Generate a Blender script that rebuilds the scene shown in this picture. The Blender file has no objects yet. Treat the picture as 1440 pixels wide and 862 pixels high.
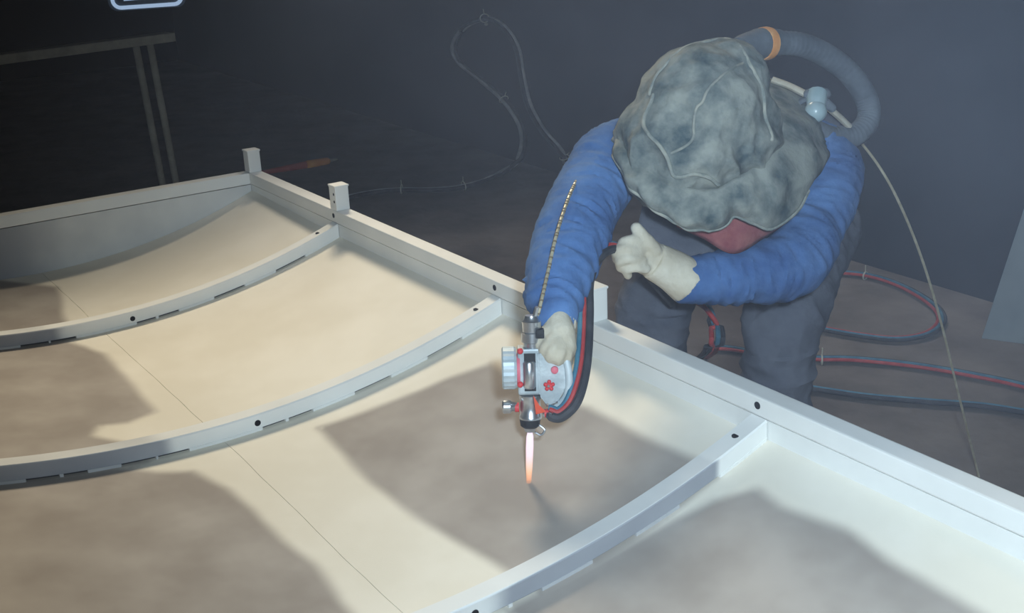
import bpy, bmesh, math, random
from mathutils import Vector, Matrix, noise

SC = bpy.context.scene
C = SC.collection
random.seed(7)

# ------------------------------------------------------------------ camera
cam_d = bpy.data.cameras.new('camera')
cam = bpy.data.objects.new('camera', cam_d)
C.objects.link(cam)
cam.matrix_world = Matrix(((0.99899, 0.04487, -0.00000, 0.00000), (-0.01505, 0.33515, -0.94205, 0.00000), (-0.04227, 0.94110, 0.33548, 1.71000), (0.00000, 0.00000, 0.00000, 1.00000)))
cam_d.sensor_width = 36.0
cam_d.sensor_fit = 'HORIZONTAL'
cam_d.lens = 36.0 * 1694.7 / 1440.0
cam_d.clip_start = 0.02
SC.camera = cam

# ------------------------------------------------------------------ world, lights, exposure
W = bpy.data.worlds.new('world')
SC.world = W
W.use_nodes = True
W.node_tree.nodes['Background'].inputs[0].default_value = (0.02, 0.025, 0.035, 1)
W.node_tree.nodes['Background'].inputs[1].default_value = 1.0


def area_light(name, loc, target, size, power, col, shape='DISK'):
    d = bpy.data.lights.new(name, 'AREA')
    d.shape = shape
    d.size = size
    d.energy = power
    d.color = col
    o = bpy.data.objects.new(name, d)
    o.location = loc
    o.rotation_euler = (Vector(target) - Vector(loc)).to_track_quat('-Z', 'Y').to_euler()
    C.objects.link(o)
    return o


# work lamp high up behind the panel (warm), photographer's flash (cool), unseen fill added to brighten the floor
def spot_light(name, loc, target, radius, angle, power, col, blend=0.8):
    d = bpy.data.lights.new(name, 'SPOT')
    d.shadow_soft_size = radius
    d.spot_size = math.radians(angle)
    d.spot_blend = blend
    d.energy = power
    d.color = col
    o = bpy.data.objects.new(name, d)
    o.location = loc
    o.rotation_euler = (Vector(target) - Vector(loc)).to_track_quat('-Z', 'Y').to_euler()
    C.objects.link(o)
    return o


spot_light('work_lamp_light', (-0.80, 6.0, 3.95), (-0.72, 1.95, 0.6), 0.50, 42, 860, (1.0, 0.87, 0.66))
spot_light('flash_light', (0.12, 0.0, 1.86), (0.62, 2.6, 0.80), 0.06, 84, 285, (0.68, 0.85, 1.0), 1.0)
spot_light('floor_fill_light', (0.75, 4.75, 4.1), (0.60, 4.45, 0.0), 0.7, 64, 230, (0.95, 0.93, 0.95), 1.0)  # added fill over the floor behind the rail, no real lamp

SC.view_settings.view_transform = 'Standard'
SC.view_settings.look = 'None'
SC.view_settings.gamma = 1.0
SC.view_settings.exposure = 0.0
SC.view_settings.use_curve_mapping = False
SC.cycles.use_denoising = True
SC.cycles.max_bounces = 8
SC.cycles.volume_bounces = 1
SC.cycles.volume_step_rate = 2.0
SC.cycles.volume_max_steps = 96


# ------------------------------------------------------------------ materials
def srgb(r, g, b):
    f = lambda c: c / 12.92 if c <= 0.04045 else ((c + 0.055) / 1.055) ** 2.4
    return (f(r / 255), f(g / 255), f(b / 255), 1.0)


def mat(name, col, col2=None, scale=8.0, detail=4.0, lo=0.4, hi=0.65, rough=0.7, metal=0.0, bump=0.0,
        bump_scale=40.0, stretch=None, spec=0.3, coord='Object'):
    m = bpy.data.materials.new(name)
    m.use_nodes = True
    nt = m.node_tree
    N, L = nt.nodes, nt.links
    b = N['Principled BSDF']
    b.inputs['Roughness'].default_value = rough
    b.inputs['Metallic'].default_value = metal
    b.inputs['Specular IOR Level'].default_value = spec
    b.inputs['Base Color'].default_value = col
    tc = N.new('ShaderNodeTexCoord')
    src = tc.outputs[coord]
    if stretch:
        mp = N.new('ShaderNodeMapping')
        mp.inputs['Scale'].default_value = stretch
        L.new(src, mp.inputs['Vector'])
        src = mp.outputs['Vector']
    if col2:
        n = N.new('ShaderNodeTexNoise')
        n.inputs['Scale'].default_value = scale
        n.inputs['Detail'].default_value = detail
        n.inputs['Roughness'].default_value = 0.6
        r = N.new('ShaderNodeValToRGB')
        r.color_ramp.elements[0].position = lo
        r.color_ramp.elements[0].color = col
        r.color_ramp.elements[1].position = hi
        r.color_ramp.elements[1].color = col2
        L.new(src, n.inputs['Vector'])
        L.new(n.outputs['Fac'], r.inputs['Fac'])
        L.new(r.outputs['Color'], b.inputs['Base Color'])
    if bump:
        n2 = N.new('ShaderNodeTexNoise')
        n2.inputs['Scale'].default_value = bump_scale
        n2.inputs['Detail'].default_value = 5
        bp = N.new('ShaderNodeBump')
        bp.inputs['Strength'].default_value = bump
        bp.inputs['Distance'].default_value = 0.01
        L.new(src, n2.inputs['Vector'])
        L.new(n2.outputs['Fac'], bp.inputs['Height'])
        L.new(bp.outputs['Normal'], b.inputs['Normal'])
    return m


def zinc_mat(name, steel, steel2, zinc, zinc2):
    # blasted steel with the metal coating sprayed so far, coverage in the point attribute "zinc"
    m = mat(name, steel, steel2, scale=3.0, rough=0.85, bump=0.03, bump_scale=260, spec=0.2)
    nt = m.node_tree
    N, L = nt.nodes, nt.links
    b = N['Principled BSDF']
    ramp = [n for n in N if n.type == 'VALTORGB'][0]
    tc = [n for n in N if n.type == 'TEX_COORD'][0]
    at = N.new('ShaderNodeAttribute')
    at.attribute_name = 'zinc'
    n = N.new('ShaderNodeTexNoise')
    n.inputs['Scale'].default_value = 6.5
    n.inputs['Detail'].default_value = 3
    L.new(tc.outputs['Object'], n.inputs['Vector'])
    ma = N.new('ShaderNodeMath')
    ma.operation = 'MULTIPLY_ADD'
    ma.inputs[1].default_value = 0.34
    ma.inputs[2].default_value = -0.17
    L.new(n.outputs['Fac'], ma.inputs[0])
    ad = N.new('ShaderNodeMath')
    ad.operation = 'ADD'
    L.new(at.outputs['Fac'], ad.inputs[0])
    L.new(ma.outputs[0], ad.inputs[1])
    mr = N.new('ShaderNodeMapRange')
    mr.interpolation_type = 'SMOOTHSTEP'
    mr.inputs['From Min'].default_value = 0.22
    mr.inputs['From Max'].default_value = 0.8
    L.new(ad.outputs[0], mr.inputs['Value'])
    zr = N.new('ShaderNodeValToRGB')
    zr.color_ramp.elements[0].color = zinc
    zr.color_ramp.elements[0].position = 0.35
    zr.color_ramp.elements[1].color = zinc2
    zr.color_ramp.elements[1].position = 0.7
    L.new(n.outputs['Fac'], zr.inputs['Fac'])
    mx = N.new('ShaderNodeMix')
    mx.data_type = 'RGBA'
    L.new(mr.outputs['Result'], mx.inputs['Factor'])
    L.new(ramp.outputs['Color'], mx.inputs['A'])
    L.new(zr.outputs['Color'], mx.inputs['B'])
    L.new(mx.outputs['Result'], b.inputs['Base Color'])
    return m


M = {}
M['sheet'] = zinc_mat('blasted_sheet_steel', srgb(224, 218, 202), srgb(233, 228, 214), srgb(152, 144, 136), srgb(172, 165, 157))
M['bar'] = zinc_mat('blasted_bar_steel', srgb(222, 223, 219), srgb(232, 233, 229), srgb(142, 145, 151), srgb(155, 158, 163))
M['slot_shade'] = mat('slot_shade_dark', srgb(44, 46, 52), srgb(60, 60, 64), scale=20, rough=0.8)  # dark tone painted as the shade inside the rib slots
M['hole_shade'] = mat('hole_shade', (0.004, 0.004, 0.006, 1), rough=0.9)  # near black, paints the shade inside the holes
M['floor'] = mat('dusty_concrete', srgb(92, 84, 78), srgb(142, 132, 122), scale=1.6, detail=8, lo=0.35, hi=0.7, rough=0.95, bump=0.25, bump_scale=25)
M['wall'] = mat('dark_rubber_curtain', srgb(17, 18, 23), srgb(28, 28, 34), scale=1.2, detail=5, lo=0.4, hi=0.7, rough=0.8, bump=0.1, bump_scale=12)
M['room'] = mat('dark_painted_wall', srgb(24, 24, 28), srgb(32, 32, 36), scale=1.0, rough=0.9)
M['denim'] = mat('blue_work_cloth', srgb(54, 88, 140), srgb(92, 130, 182), scale=7, detail=6, lo=0.35, hi=0.72, rough=0.95, bump=0.25, bump_scale=55)
M['trouser'] = mat('dusty_grey_trouser_cloth', srgb(68, 72, 84), srgb(98, 101, 111), scale=6, detail=6, lo=0.35, hi=0.7, rough=0.95, bump=0.3, bump_scale=45)
M['hood'] = mat('dusty_green_grey_hood_cloth', srgb(66, 82, 86), srgb(146, 150, 142), scale=13, detail=9, lo=0.34, hi=0.61, rough=0.95, bump=0.7, bump_scale=20)
M['piping'] = mat('pale_piping', srgb(118, 126, 122), srgb(166, 166, 154), scale=24, rough=0.95)
M['bib'] = mat('faded_red_cloth', srgb(128, 66, 72), srgb(158, 98, 94), scale=14, rough=0.95, bump=0.3, bump_scale=40)
M['leather'] = mat('cream_leather', srgb(188, 178, 156), srgb(214, 208, 190), scale=14, detail=5, lo=0.35, hi=0.7, rough=0.85, bump=0.3, bump_scale=60)
M['boot'] = mat('boot_leather', srgb(40, 36, 33), srgb(62, 57, 52), rough=0.8)
M['rubber'] = mat('grey_rubber', srgb(84, 92, 101), srgb(104, 112, 120), scale=12, rough=0.75, bump=0.05)
M['orange'] = mat('orange_plastic', srgb(222, 152, 88), srgb(236, 180, 120), scale=30, rough=0.6)
M['steel'] = mat('bright_machined_steel', srgb(190, 194, 198), srgb(214, 216, 218), scale=20, rough=0.28, metal=0.9)
M['cast'] = mat('grey_cast_alloy', srgb(150, 160, 164), srgb(184, 192, 194), scale=18, rough=0.5, metal=0.35, bump=0.1, bump_scale=80)
M['pale_alloy'] = mat('pale_grey_alloy', srgb(176, 190, 196), srgb(200, 210, 213), scale=16, rough=0.5, metal=0.2)
M['black'] = mat('black_rubber', srgb(26, 27, 30), rough=0.6)
M['red'] = mat('red_enamel', srgb(206, 62, 66), rough=0.5)
M['orange_red'] = mat('orange_red_paint', srgb(214, 78, 44), rough=0.55)
M['pink'] = mat('faded_pink_enamel', srgb(214, 110, 124), rough=0.55)
M['hose_red'] = mat('red_hose_rubber', srgb(168, 52, 52), srgb(186, 74, 70), scale=20, rough=0.6)
M['hose_blue'] = mat('blue_hose_rubber', srgb(52, 104, 128), srgb(78, 130, 150), scale=20, rough=0.6)
M['hose_dark'] = mat('dark_hose_rubber', srgb(44, 46, 52), srgb(66, 66, 70), scale=20, rough=0.7)
M['hose_dust'] = mat('dusty_hose_rubber', srgb(150, 152, 155), srgb(190, 190, 186), scale=9, rough=0.85)
M['tie'] = mat('pale_cable_tie', srgb(206, 204, 188), rough=0.6)
M['wire'] = mat('zinc_wire', srgb(178, 168, 140), srgb(200, 192, 165), scale=40, rough=0.45, metal=0.3)
M['rope_dark'] = mat('wire_gap', srgb(120, 108, 88), rough=0.8)
M['bench'] = mat('dusty_bench_steel', srgb(150, 143, 126), srgb(176, 168, 148), scale=8, rough=0.85, bump=0.1)
M['board'] = mat('pale_dusty_board', srgb(128, 140, 146), srgb(152, 162, 166), scale=3, rough=0.9)
M['glass'] = mat('clear_bowl', srgb(140, 166, 172), srgb(168, 188, 192), rough=0.3, spec=0.5)
M['wood_red'] = mat('red_handle', srgb(168, 58, 44), srgb(184, 76, 54), rough=0.7)
M['wood_orange'] = mat('orange_handle', srgb(222, 136, 44), srgb(232, 156, 60), rough=0.7)


def emit_mat(name, col, strength):
    m = bpy.data.materials.new(name)
    m.use_nodes = True
    b = m.node_tree.nodes['Principled BSDF']
    b.inputs['Base Color'].default_value = (0, 0, 0, 1)
    b.inputs['Emission Color'].default_value = col
    b.inputs['Emission Strength'].default_value = strength
    return m


def flame_mat():
    # glowing gas: pink white at the nozzle, orange and fading at the tip; local z runs from 0 (nozzle) down
    m = bpy.data.materials.new('flame_gas')
    m.use_nodes = True
    nt = m.node_tree
    N, L = nt.nodes, nt.links
    N.remove(N['Principled BSDF'])
    out = N['Material Output']
    tc = N.new('ShaderNodeTexCoord')
    sx = N.new('ShaderNodeSeparateXYZ')
    L.new(tc.outputs['Generated'], sx.inputs[0])
    cr = N.new('ShaderNodeValToRGB')
    e = cr.color_ramp.elements
    e[0].position = 0.0
    e[0].color = (1.0, 0.30, 0.10, 1)
    e[1].position = 1.0
    e[1].color = (0.95, 0.80, 1.0, 1)
    k = e.new(0.35); k.color = (1.0, 0.55, 0.35, 1)
    k = e.new(0.62); k.color = (1.0, 0.72, 0.80, 1)
    L.new(sx.outputs['Z'], cr.inputs['Fac'])
    em = N.new('ShaderNodeEmission')
    L.new(cr.outputs['Color'], em.inputs['Color'])
    em.inputs['Strength'].default_value = 1.25
    tr = N.new('ShaderNodeBsdfTransparent')
    lw = N.new('ShaderNodeLayerWeight')
    lw.inputs['Blend'].default_value = 0.35
    inv = N.new('ShaderNodeMath'); inv.operation = 'SUBTRACT'; inv.inputs[0].default_value = 1.0
    L.new(lw.outputs['Facing'], inv.inputs[1])
    mr = N.new('ShaderNodeMapRange')
    mr.interpolation_type = 'SMOOTHSTEP'
    mr.inputs['From Min'].default_value = 0.0
    mr.inputs['From Max'].default_value = 0.45
    L.new(sx.outputs['Z'], mr.inputs['Value'])
    mu = N.new('ShaderNodeMath'); mu.operation = 'MULTIPLY'
    L.new(inv.outputs[0], mu.inputs[0]); L.new(mr.outputs['Result'], mu.inputs[1])
    mx = N.new('ShaderNodeMixShader')
    L.new(mu.outputs[0], mx.inputs['Fac']); L.new(tr.outputs[0], mx.inputs[1]); L.new(em.outputs[0], mx.inputs[2])
    L.new(mx.outputs[0], out.inputs['Surface'])
    return m


M['flame'] = flame_mat()
M['lamp_glow'] = emit_mat('lamp_glow', srgb(170, 196, 228), 0.75)


# ------------------------------------------------------------------ mesh helpers
def link(name, bm, m, parent=None, smooth=True):
    me = bpy.data.meshes.new(name)
    bmesh.ops.recalc_face_normals(bm, faces=bm.faces)
    for e in bm.edges:                                             # crisp creases
        if len(e.link_faces) == 2 and e.calc_face_angle(0.0) > 0.7:
            e.smooth = False
    bm.to_mesh(me)
    bm.free()
    if m is not None:
        for x in (m if isinstance(m, (list, tuple)) else [m]):
            me.materials.append(x)
    if smooth:
        me.polygons.foreach_set('use_smooth', [True] * len(me.polygons))
    o = bpy.data.objects.new(name, me)
    C.objects.link(o)
    if parent:
        o.parent = parent
    return o


def empty(name, loc, rz=0.0):
    o = bpy.data.objects.new(name, None)
    o.location = loc
    o.rotation_euler = (0, 0, rz)
    C.objects.link(o)
    return o


def tag(o, label, cat, group=None):
    o['label'] = label
    o['category'] = cat
    if group:
        o['group'] = group
    return o


def box(bm, lo, hi, mi=0, bevel=0.0):
    r = bmesh.ops.create_cube(bm, size=1.0)
    vs = r['verts']
    for v in vs:
        v.co = Vector([lo[i] + (v.co[i] + 0.5) * (hi[i] - lo[i]) for i in range(3)])
    fs = list({f for v in vs for f in v.link_faces})
    if bevel:
        es = list({e for v in vs for e in v.link_edges})
        r2 = bmesh.ops.bevel(bm, geom=es, offset=bevel, segments=2, affect='EDGES', profile=0.6)
        fs = r2['faces'] + [f for f in fs if f.is_valid]
    for f in fs:
        if f.is_valid:
            f.material_index = mi
    return vs


def catmull(pts, n):
    P = [Vector(p) for p in pts]
    P = [P[0] * 2 - P[1]] + P + [P[-1] * 2 - P[-2]]
    out = []
    for i in range(1, len(P) - 2):
        a, b, c, d = P[i - 1], P[i], P[i + 1], P[i + 2]
        for k in range(n):
            t = k / n
            out.append(0.5 * ((2 * b) + (c - a) * t + (2 * a - 5 * b + 4 * c - d) * t * t + (3 * b - a - 3 * c + d) * t ** 3))
    out.append(P[-2])
    return out


def frames(P):
    T = []
    for i in range(len(P)):
        a = P[max(i - 1, 0)]
        b = P[min(i + 1, len(P) - 1)]
        T.append((b - a).normalized())
    up = Vector((0, 0, 1)) if abs(T[0].z) < 0.9 else Vector((1, 0, 0))
    n = (up - T[0] * up.dot(T[0])).normalized()
    F = []
    for t in T:
        n = (n - t * n.dot(t)).normalized()
        F.append((t, n, t.cross(n)))
    return F


def tube(bm, pts, rad, seg=10, mi=0, squash=1.0, capround=False):
    P = [Vector(p) for p in pts]
    if not isinstance(rad, (list, tuple)):
        rad = [rad] * len(P)
    rad = list(rad)
    if capround:                                                   # hemispherical ends
        a = (P[0] - P[1]).normalized()
        b = (P[-1] - P[-2]).normalized()
        r0, r1 = rad[0], rad[-1]
        ks = (0.35, 0.7, 0.93)
        P = [P[0] + a * r0 * k for k in reversed(ks)] + P + [P[-1] + b * r1 * k for k in ks]
        rad = [r0 * math.sqrt(1 - k * k) for k in reversed(ks)] + rad + [r1 * math.sqrt(1 - k * k) for k in ks]
    rings = []
    for p, (t, n, bn), r in zip(P, frames(P), rad):
        rings.append([bm.verts.new(p + n * (math.cos(2 * math.pi * k / seg) * r) + bn * (math.sin(2 * math.pi * k / seg) * r * squash)) for k in range(seg)])
    for a, b in zip(rings, rings[1:]):
        for k in range(seg):
            f = bm.faces.new((a[k], a[(k + 1) % seg], b[(k + 1) % seg], b[k]))
            f.material_index = mi
    for f in (bm.faces.new(list(reversed(rings[0]))), bm.faces.new(rings[-1])):
        f.material_index = mi
    return rings


def lathe(bm, axis_pts, seg=20, mi=0, origin=(0, 0, 0), d=(0, 0, 1)):
    # axis_pts: (distance along d, radius)
    o, d = Vector(origin), Vector(d).normalized()
    up = Vector((0, 0, 1)) if abs(d.z) < 0.9 else Vector((1, 0, 0))
    n = (up - d * up.dot(d)).normalized()
    b = d.cross(n)
    rings = [[bm.verts.new(o + d * h + (n * math.cos(2 * math.pi * k / seg) + b * math.sin(2 * math.pi * k / seg)) * max(r, 1e-5)) for k in range(seg)] for h, r in axis_pts]
    for p, q in zip(rings, rings[1:]):
        for k in range(seg):
            bm.faces.new((p[k], p[(k + 1) % seg], q[(k + 1) % seg], q[k])).material_index = mi
    bm.faces.new(list(reversed(rings[0]))).material_index = mi
    bm.faces.new(rings[-1]).material_index = mi


def ball(bm, c, r, mat3=None, u=20, v=14):
    ret = bmesh.ops.create_uvsphere(bm, u_segments=u, v_segments=v, radius=1.0)
    r = Vector(r) if not isinstance(r, (int, float)) else Vector((r, r, r))
    for x in ret['verts']:
        q = Vector((x.co.x * r.x, x.co.y * r.y, x.co.z * r.z))
        if mat3:
            q = mat3 @ q
        x.co = q + Vector(c)


def merged(bm, voxel, smooth_iter=4, smooth_fac=0.5):
    # voxel-merge the overlapping pieces of bm into one continuous skin
    me = bpy.data.meshes.new('tmp')
    bmesh.ops.recalc_face_normals(bm, faces=bm.faces)
    bm.to_mesh(me)
    bm.free()
    o = bpy.data.objects.new('tmp', me)
    C.objects.link(o)
    r = o.modifiers.new('r', 'REMESH')
    r.mode = 'VOXEL'
    r.voxel_size = voxel
    s = o.modifiers.new('s', 'SMOOTH')
    s.iterations = smooth_iter
    s.factor = smooth_fac
    dg = bpy.context.evaluated_depsgraph_get()
    out = bmesh.new()
    ev = o.evaluated_get(dg)
    m2 = ev.to_mesh()
    out.from_mesh(m2)
    ev.to_mesh_clear()
    bpy.data.objects.remove(o)
    bpy.data.meshes.remove(me)
    return out


def lerp(a, b, t):
    return a + (b - a) * t


def sstep(a, b, x):
    t = min(max((x - a) / (b - a), 0.0), 1.0)
    return t * t * (3 - 2 * t)


# ------------------------------------------------------------------ the hall
E1 = Vector((0.5336, -0.8458, 0)).normalized()      # along the back wall
E2 = Vector((0.8458, 0.5336, 0)).normalized()       # towards the back wall
WALL_D = 4.10


def hall(a, b, z=0.0):
    return E1 * a + E2 * b + Vector((0, 0, z))


def slab(name, a0, a1, b0, b1, z0, z1, m):
    bm = bmesh.new()
    lo, hi = (a0, b0, z0), (a1, b1, z1)
    vs = box(bm, lo, hi)
    for v in vs:
        v.co = hall(v.co.x, v.co.y, v.co.z)
    o = link(name, bm, m, smooth=False)
    o['kind'] = 'structure'
    return o


slab('floor', -13, 5.5, -3, WALL_D + 0.2, -0.1, 0.0, M['floor'])
slab('wall_back', -13, 5.5, WALL_D, WALL_D + 0.2, 0.0, 4.4, M['wall'])
slab('wall_front', -13, 5.5, -3.2, -3.0, 0.0, 4.4, M['room'])
slab('wall_left', -13.2, -13, -3.2, WALL_D + 0.2, 0.0, 4.4, M['room'])
slab('wall_right', 5.5, 5.7, -3.2, WALL_D + 0.2, 0.0, 4.4, M['room'])
slab('ceiling', -13.2, 5.7, -3.2, WALL_D + 0.2, 4.4, 4.5, M['room'])

# ------------------------------------------------------------------ the steel panel being sprayed
# panel coordinates in metres: s along the rail from the far corner, v across from the rail, z up from the rail top
PANEL_O = (-0.9192, 4.2458, 0.75)
PANEL_A = -0.99471
ST = [0.0, 0.7087, 1.6372, 2.5658, 3.4944, 4.2031]        # end plate, four ribs, end plate
VC, ZB, HR, ZE = 0.7557, -0.0405, 0.0406, -0.0653
RAD = [2.0175, 2.1809, 2.3163, 2.1457, 2.1457, 2.0175]
WID = 2 * VC
panel = empty('curved_steel_panel', PANEL_O, PANEL_A)
tag(panel, 'large pale steel panel with curved ribs and dished skin, being metal sprayed', 'panel')


def pp(s, v, z):
    return Vector((s, -v, z))


def arc_z(i, v, drop):
    if i in (0, 5):
        zc = ZE + math.sqrt(RAD[i] ** 2 - VC ** 2)
        return zc - math.sqrt(RAD[i] ** 2 - (v - VC) ** 2) - (drop - HR if drop > HR else 0)
    zc = ZB + math.sqrt(RAD[i] ** 2 - VC ** 2)
    return zc - math.sqrt((RAD[i] + drop) ** 2 - (v - VC) ** 2)


def skin_z(s, v):
    i = 0
    while i < 4 and s > ST[i + 1]:
        i += 1
    t = (s - ST[i]) / (ST[i + 1] - ST[i])
    return lerp(arc_z(i, v, HR), arc_z(i + 1, v, HR), t)


# sprayed areas as polygons in panel coordinates (s, v)
SPRAYED = [
    [(-0.1, 0.97), (0.12, 0.80), (0.189, 0.75), (0.5, 0.815), (0.72, 0.83), (0.72, 1.6), (-0.1, 1.6)],
    [(0.70, 0.87), (0.80, 0.83), (0.888, 0.805), (1.141, 0.815), (1.37, 0.825), (1.40, 0.90), (1.385, 0.96), (1.44, 0.99), (1.52, 0.93), (1.64, 0.93), (1.64, 1.6), (0.7, 1.6)],
    [(1.63, 1.0), (1.70, 0.93), (1.735, 0.86), (1.853, 0.828), (1.969, 0.82), (2.119, 0.822), (2.24, 0.808), (2.395, 0.824), (2.6, 0.83), (2.6, 1.6), (1.63, 1.6)],
    [(1.715, 0.565), (1.735, 0.42), (1.76, 0.24), (1.80, 0.14), (2.05, 0.15), (2.155, 0.118), (2.392, 0.116), (2.56, 0.10), (2.58, 0.545), (2.467, 0.55), (2.298, 0.575), (2.026, 0.589)],
    [(2.56, 0.62), (2.57, 0.34), (2.60, 0.17), (2.645, 0.10), (2.717, 0.112), (2.858, 0.087), (2.963, 0.104), (3.132, 0.114), (3.5, 0.11), (3.5, 0.60)],
    [(2.6, 0.83), (3.5, 0.83), (3.5, 1.6), (2.6, 1.6)],
]


def poly_sd(p, poly):
    x, y = p
    ins = False
    best = 9.0
    n = len(poly)
    for i in range(n):
        x0, y0 = poly[i]
        x1, y1 = poly[(i + 1) % n]
        if (y0 > y) != (y1 > y) and x < (x1 - x0) * (y - y0) / (y1 - y0) + x0:
            ins = not ins
        dx, dy = x1 - x0, y1 - y0
        t = min(max(((x - x0) * dx + (y - y0) * dy) / (dx * dx + dy * dy), 0), 1)
        best = min(best, math.hypot(x - x0 - t * dx, y - y0 - t * dy))
    return best if ins else -best


def zinc_at(s, v):
    d = max(poly_sd((s, v), p) for p in SPRAYED)
    return sstep(-0.045, 0.045, d)


def add_zinc(o, fn):
    at = o.data.attributes.new('zinc', 'FLOAT', 'POINT')
    at.data.foreach_set('value', [fn(v.co.x, -v.co.y, v.co.z) for v in o.data.vertices])


def seam_v(s):
    return VC + 0.002 * noise.noise(Vector((s * 9, 0.3, 0))) + 0.004 * noise.noise(Vector((s * 3.1, 5.3, 0)))


def skin_plate(v_of, nv):
    ns = 220
    bm = bmesh.new()
    g = []
    for i in range(ns + 1):
        s = ST[-1] * i / ns
        row = []
        for j in range(nv + 1):
            v = v_of(s, j / nv)
            row.append((bm.verts.new(pp(s, v, skin_z(s, v))), bm.verts.new(pp(s, v, skin_z(s, v) - 0.004))))
        g.append(row)
    for i in range(ns):
        for j in range(nv):
            for k in (0, 1):
                bm.faces.new((g[i][j][k], g[i + 1][j][k], g[i + 1][j + 1][k], g[i][j + 1][k]))
    for i in range(ns):
        for j in (0, nv):
            bm.faces.new((g[i][j][0], g[i + 1][j][0], g[i + 1][j][1], g[i][j][1]))
    for j in range(nv):
        for i in (0, ns):
            bm.faces.new((g[i][j][0], g[i][j + 1][0], g[i][j + 1][1], g[i][j][1]))
    o = link('skin_sheet', bm, M['sheet'], panel)
    add_zinc(o, lambda s, v, z: zinc_at(s, v))
    return o


skin_plate(lambda s, t: lerp(-0.004, seam_v(s) - 0.0006, t), 48)
skin_plate(lambda s, t: lerp(seam_v(s) + 0.0006, WID + 0.004, t), 48)

# rails
TW, TH = 0.048, 0.0405


def rail(v0, v1):
    bm = bmesh.new()
    box(bm, (-TW, -v1, -TH), (ST[-1] + TW, -v0, 0), bevel=0.004)
    o = link('rail', bm, M['bar'], panel, smooth=False)
    add_zinc(o, lambda s, v, z: 0.0)
    # edge strip that carries the skin under the rail
    bm = bmesh.new()
    sv = (v0 + 0.004, v0 + 0.010) if v0 < 0 else (v0 - 0.010, v0 - 0.004)
    sv = (-0.010, -0.003) if v0 < 0 else (v0 + 0.003, v0 + 0.010)
    box(bm, (-TW, -sv[1], -0.095), (ST[-1] + TW, -sv[0], -TH - 0.0025))
    e = link('edge_strip', bm, M['bar'], panel, smooth=False)
    add_zinc(e, lambda s, v, z: 0.0)
    return o


rail(-TW, 0.0)
rail(WID, WID + TW)


def end_frame(i, s0, s1, sp):
    bm = bmesh.new()
    box(bm, (s0, -WID, -TH), (s1, 0, 0), bevel=0.004)
    o = link('end_rail', bm, M['bar'], panel, smooth=False)
    add_zinc(o, lambda s, v, z: 0.0)
    bm = bmesh.new()
    n = 48
    rows = []
    for k in range(n + 1):
        v = WID * k / n
        zt, zb = -TH - 0.002, arc_z(i, v, HR) - 0.004
        rows.append([bm.verts.new(pp(sp + d, v, z)) for d in (0, 0.006) for z in (zt, zb)])
    for a, b in zip(rows, rows[1:]):
        for q in ((0, 1), (1, 3), (3, 2), (2, 0)):
            bm.faces.new((a[q[0]], a[q[1]], b[q[1]], b[q[0]]))
    bm.faces.new((rows[0][0], rows[0][1], rows[0][3], rows[0][2]))
    bm.faces.new((rows[-1][0], rows[-1][1], rows[-1][3], rows[-1][2]))
    e = link('end_plate', bm, M['bar'], panel, smooth=False)
    add_zinc(e, lambda s, v, z: 0.42 + 0.4 * sstep(0.6, 1.0, v) if i == 0 else 0.0)


end_frame(0, -TW, 0.0, -0.007)
end_frame(5, ST[-1], ST[-1] + TW, ST[-1] + 0.001)

# ribs, their stitch welds and bolt holes
SLOTS = [(0.12, 0.222), (0.325, 0.425), (0.535, 0.597), (0.605, 0.662), (0.835, 0.905), (0.91, 0.985), (1.055, 1.104), (1.112, 1.178), (1.29, 1.39)]
RW, GAP = 0.044, 0.0065
RIB_ZINC = {1: lambda v: sstep(0.82, 0.93, v), 2: lambda v: sstep(0.83, 0.93, v),
            3: lambda v: sstep(0.115, 0.135, v) * (1 - 0.55 * sstep(0.56, 0.66, v)), 4: lambda v: 0.0}


def arc_bar(bm, i, s0, s1, v0, v1, d0, d1, n, inset=0.0):
    rows = []
    for k in range(n + 1):
        v = lerp(v0, v1, k / n)
        z0, z1 = arc_z(i, v, d0), arc_z(i, v, d1)
        c = 0.003 if d0 == 0 else 0.0
        if c:
            rows.append([bm.verts.new(pp(s, v, z)) for s, z in ((s0 + c, z0), (s1 - c, z0), (s1, z0 - c), (s1, z1), (s0, z1), (s0, z0 - c))])
        else:
            rows.append([bm.verts.new(pp(s, v, z)) for s, z in ((s0, z0), (s1, z0), (s1, z1), (s0, z1))])
    m = len(rows[0])
    for a, b in zip(rows, rows[1:]):
        for k in range(m):
            bm.faces.new((a[k], a[(k + 1) % m], b[(k + 1) % m], b[k]))
    bm.faces.new(rows[0])
    bm.faces.new(rows[-1])


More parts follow.
